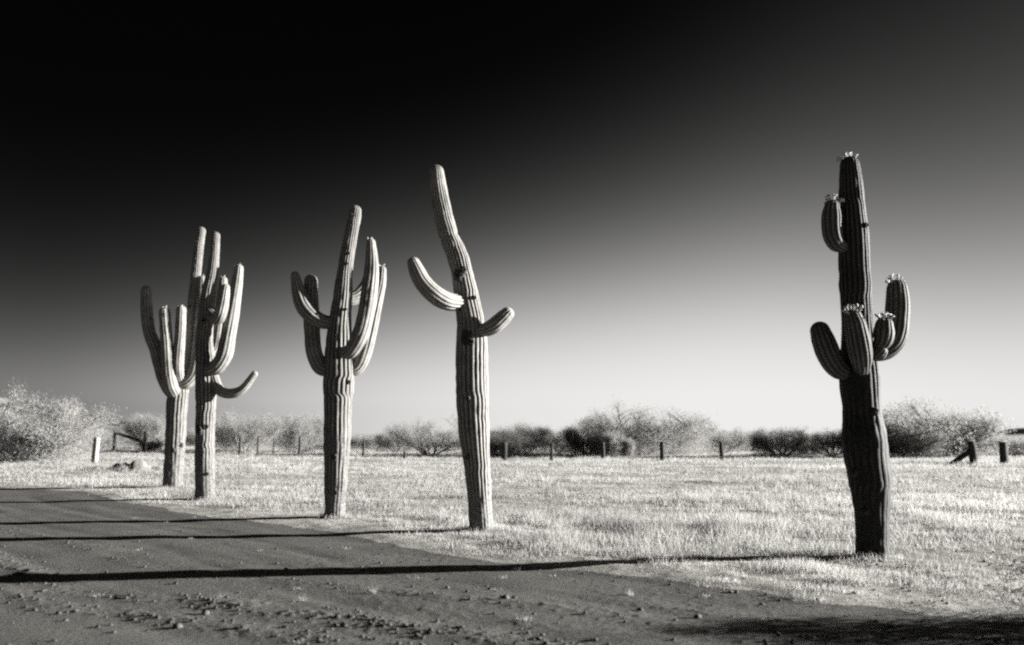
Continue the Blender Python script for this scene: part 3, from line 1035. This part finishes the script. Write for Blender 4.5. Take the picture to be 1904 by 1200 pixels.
for i, (px, yt, w, nth) in enumerate([(36, 742, 40, 'highest'), (72, 752, 40, 'second highest'), (108, 757, 34, 'third highest'), (140, 761, 40, 'middle'),
                                      (178, 768, 36, 'third lowest'), (204, 775, 30, 'second lowest'), (235, 781, 30, 'lowest')]):
    yb = float(np.interp(px, [0, 60, 120, 200, 260], [738, 758, 768, 778, 788])) + 6
    shrub(('dark_a', 'dark_b')[i % 2], px, yb, yt, w, nth + ' tiny dark shrub along the sloping hill skyline', y=205, group='shrubs on the hill skyline')

# the shrub just outside the frame whose shadow darkens the near corner
o = shrub('low', 2210, 1165, 1020, 520, 'low dense shrub beside the road, near edge', y=6.6, rz=0.4, group=None)


# ------------------------------------------------------------------ grass
def blades(px_, py_, hgt, wid, lean, tone, g):
    n = len(px_)
    pz = terrain(px_, py_)
    az = g.uniform(0, 2 * math.pi, n)
    la = g.uniform(0, 2 * math.pi, n)
    dx, dy = np.cos(az) * wid / 2, np.sin(az) * wid / 2
    B0 = np.stack([px_ - dx, py_ - dy, pz - 0.01], 1)
    B1 = np.stack([px_ + dx, py_ + dy, pz - 0.01], 1)
    tp_ = np.stack([px_ + np.cos(la) * lean * hgt, py_ + np.sin(la) * lean * hgt, pz + hgt], 1)
    VV = np.stack([B0, B1, tp_], 1).reshape(-1, 3)
    return VV, np.repeat(tone, 3)


g = np.random.default_rng(21)
n0 = 600000
dd = np.exp(g.uniform(math.log(6.0), math.log(130.0), n0 * 2))
xx = g.uniform(-0.80, 0.80, n0 * 2) * (dd + 2)
_, _, sdg = road_coords(xx, dd)
sdj = sdg + 0.30 * fbm(xx / 0.5, dd / 0.5, 40, 3)
dens = np.clip(0.7 + 1.5 * fbm(xx / 1.3, dd / 1.3, 61, 3), 0.08, 1) * np.clip(0.8 + 1.7 * fbm(xx / 9, dd / 3.0, 71, 2), 0.12, 1)
dens *= np.maximum(sstep(-0.1, 1.6, sdj + 0.8 * fbm(xx / 0.8, dd / 0.8, 47, 2)), sstep(-0.05, 0.35, sdj) * sstep(-0.5, 2.0, xx))
bare = np.exp(-(((xx + 19.3) / 1.6) ** 2 + ((dd - 40.5) / 1.0) ** 2))
dens *= 1 - 0.95 * bare
rut = np.exp(-((dd - (13.6 - 0.22 * (xx - 7.5))) / 0.2) ** 2) * sstep(6.5, 8.0, xx)
dens *= 1 - 0.9 * rut
# towards the near right the turf thins out into clods
thin = sstep(3.4, 6.0, xx) * (1 - sstep(11, 16, dd))
dens *= 1 - 0.65 * thin * np.clip(0.8 + 1.5 * fbm(xx / 0.6, dd / 0.6, 67, 2), 0.2, 1.2)
ok = g.random(len(dd)) < dens
xx, dd, sdj, thin = xx[ok][:n0], dd[ok][:n0], sdj[ok][:n0], thin[ok][:n0]
hn = np.clip(0.75 + 1.4 * fbm(xx / 0.45, dd / 0.45, 81, 2), 0.2, 1.9) * np.clip(0.9 + 1.0 * fbm(xx / 5, dd / 2.5, 83, 2), 0.45, 1.4)
hgt = (0.07 + 0.12 * g.random(len(dd)) ** 1.5) * hn * (1 - 0.4 * thin) * np.maximum(0.22 + 0.78 * sstep(0, 2.4, sdj), 0.25 + 0.6 * sstep(0, 1.3, sdj) * sstep(-0.5, 2.0, xx)) * (1 + 0.25 * sstep(15, 50, dd))
# trampled short round the feet of the cacti
for q in ((321, 908), (382, 930), (622, 965), (893, 990), (1620, 1042)):
    w = at(*q)
    big = q[0] > 1000
    hgt = hgt * (1 - 0.58 * np.exp(-(((xx - w.x + (1.1 if big else 0.3)) / (1.7 if big else 0.7)) ** 2 + ((dd - w.y + .25) / (.55 if big else 0.5)) ** 2)))
wid = 0.0028 + 0.0006 * dd
tone = np.clip(0.5 - 0.25 * thin + 0.7 * fbm(xx / 11, dd / 5, 93, 2) + 0.8 * fbm(xx / 2.2, dd / 1.2, 91, 3) + g.normal(size=len(dd)) * .16, 0, 1)
Vg, Tg = blades(xx, dd, hgt, wid, g.uniform(0.1, 0.9, len(dd)), tone, g)
# taller dead stalks, and rank growth round the cactus feet
ns = 5200
sy_ = np.exp(g.uniform(math.log(7.5), math.log(34), ns))
sx_ = g.uniform(-.72, .72, ns) * (sy_ + 2)
_, _, s1 = road_coords(sx_, sy_)
ok = (s1 > 0.7) & (fbm(sx_ / 1.7, sy_ / 1.7, 97, 2) > 0.02)
sx_, sy_ = sx_[ok], sy_[ok]
for q in ((321, 908), (382, 930), (622, 965), (893, 990), (1620, 1042)):
    w = at(*q)
    th_ = g.uniform(0, 2 * math.pi, 420)
    rr_ = (29 if q[0] > 1000 else 18) * w.y / F * (1.0 + 0.9 * g.random(420) ** 1.6)
    sx_ = np.concatenate([sx_, w.x + rr_ * np.cos(th_)])
    sy_ = np.concatenate([sy_, w.y + rr_ * np.sin(th_)])
Vs, Ts = blades(sx_, sy_, np.concatenate([g.uniform(.10, .24, len(sx_) - 2100), g.uniform(.03, .12, 2100)]), 0.003 + 0.0005 * sy_, g.uniform(.05, .5, len(sx_)), g.uniform(.2, 1, len(sx_)), g)
Vg, Tg = np.vstack([Vg, Vs]), np.concatenate([Tg, Ts])
tag(add('grass', np_mesh('grass', Vg, np.arange(len(Vg)).reshape(-1, 3), {'tone': Tg}), M['grass']),
    'pale dry grass covering the field', 'grass', kind='stuff')

# sparse sprouts on the road and along its edge
tx, ty = [], []
for _ in range(170):
    y_ = math.exp(random.uniform(math.log(6), math.log(17)))
    x_ = random.uniform(-.75, .7) * y_
    _, _, s0 = road_coords(np.array([x_]), np.array([y_]))
    if -4.5 < s0[0] < 0 and random.random() < (0.12 + 0.75 * math.exp(s0[0] / 0.8)):
        tx.append(x_)
        ty.append(y_)
for q in ((1482, 1118), (1530, 1124), (975, 1158), (960, 1060), (560, 1118), (690, 1103), (1170, 1108)):
    w = at(*q)
    tx += [w.x] * 2
    ty += [w.y] * 2
tx, ty = np.array(tx), np.array(ty)
ii = np.repeat(np.arange(len(tx)), 16)
sx = tx[ii] + g.normal(size=len(ii)) * .03
sy = ty[ii] + g.normal(size=len(ii)) * .03
hh = g.uniform(.015, .05, len(ii)) * np.repeat(np.where(np.arange(len(tx)) >= len(tx) - 14, 1.6, 1.0), 16)
Vg, Tg = blades(sx, sy, hh, np.full(len(ii), .006), g.uniform(.2, 1.2, len(ii)), g.uniform(.3, 1, len(ii)), g)
tag(add('grass_sprouts', np_mesh('grass_sprouts', Vg, np.arange(len(Vg)).reshape(-1, 3), {'tone': Tg}), M['grass']),
    'scattered pale grass sprouts on the dirt road', 'grass', kind='stuff')


# ------------------------------------------------------------------ loose clods and pebbles
def rock(seed, n_lat=5, n_lon=8):
    rs = random.Random(seed)
    V_, F_ = [], []
    for a in range(n_lat + 1):
        th = a / n_lat * math.pi
        for b_ in range(n_lon):
            ph = b_ / n_lon * 2 * math.pi
            k_ = rs.uniform(.75, 1.15)
            V_.append((math.sin(th) * math.cos(ph) * k_, math.sin(th) * math.sin(ph) * k_ * .8, math.cos(th) * .6 * k_))
    for a in range(n_lat):
        for b_ in range(n_lon):
            F_.append((a * n_lon + b_, a * n_lon + (b_ + 1) % n_lon, (a + 1) * n_lon + (b_ + 1) % n_lon, (a + 1) * n_lon + b_))
    return np.array(V_), np.array(F_)


for i, (px, py, r_, lab) in enumerate([
        (940, 1118, .045, 'dark clod alone on the smooth road below the long shadow'),
        (832, 1094, .03, 'small dark clod nearest the long shadow on the road'),
        (1190, 1136, .035, 'dark clod on the road left of the grass verge sprouts'),
        (1297, 1150, .04, 'dark clod in a rough patch low on the road'),
        (382, 1143, .05, 'lumpy dark clod below the windrow of loose earth'),
        (330, 1166, .045, 'flat dark clod lowest on the road near the windrow')]):
    v_, f_ = rock(i + 5)
    w = at(px, py)
    o = add('dirt_clod', np_mesh('dirt_clod', v_ * r_, f_, smooth=True), M['clod'])
    o.location = (w.x, w.y, gz(w.x, w.y) + r_ * .25)
    o.rotation_euler = (0, 0, i * 1.3)
    tag(o, lab, 'clod', 'single clods on the road')

nk = 26000
gy_ = np.exp(g.uniform(math.log(5.8), math.log(15), nk))
gx_ = g.uniform(-.72, .8, nk) * gy_
a0, b0, s0 = road_coords(gx_, gy_)
wd = b0 - np.interp(a0, WA, WB)
pr = 0.10 + 0.9 * (np.exp(-(wd / .28) ** 2) + .7 * np.exp(-((wd + .72) / .25) ** 2) + .35 * np.exp(-((wd - 1.35) / .3) ** 2))
pr *= np.clip(0.5 + 1.6 * fbm(gx_ / .7, gy_ / .7, 33, 2), 0.05, 1)
pr += 0.35 * ((s0 > 0) & (gx_ > 3.2) & (gy_ < 13)) * np.clip(fbm(gx_ / .5, gy_ / .5, 35, 2) * 3, 0, 1)
pr *= (s0 < 0.1) | ((gx_ > 3.2) & (gy_ < 13))
ok = g.random(nk) < pr
gx_, gy_ = gx_[ok][:6500], gy_[ok][:6500]
gr = 0.006 + 0.020 * g.random(len(gx_)) ** 3.5 * 1.4
gzz = terrain(gx_, gy_) + gr * .15
ROCKS = [rock(i, 3, 6) for i in range(24)]
VV, FF, off = [], [], 0
for i in range(len(gx_)):
    v_, f_ = ROCKS[i % 24]
    c_, s2 = math.cos(i) * gr[i], math.sin(i) * gr[i]
    VV.append(np.stack([v_[:, 0] * c_ - v_[:, 1] * s2 + gx_[i], v_[:, 0] * s2 + v_[:, 1] * c_ + gy_[i], v_[:, 2] * gr[i] + gzz[i]], 1))
    FF.append(f_ + off)
    off += len(v_)
tag(add('gravel', np_mesh('gravel', np.vstack(VV), np.vstack(FF), smooth=True), M['gravel']), 'small loose clods and pebbles on the dirt road', 'gravel', kind='stuff')
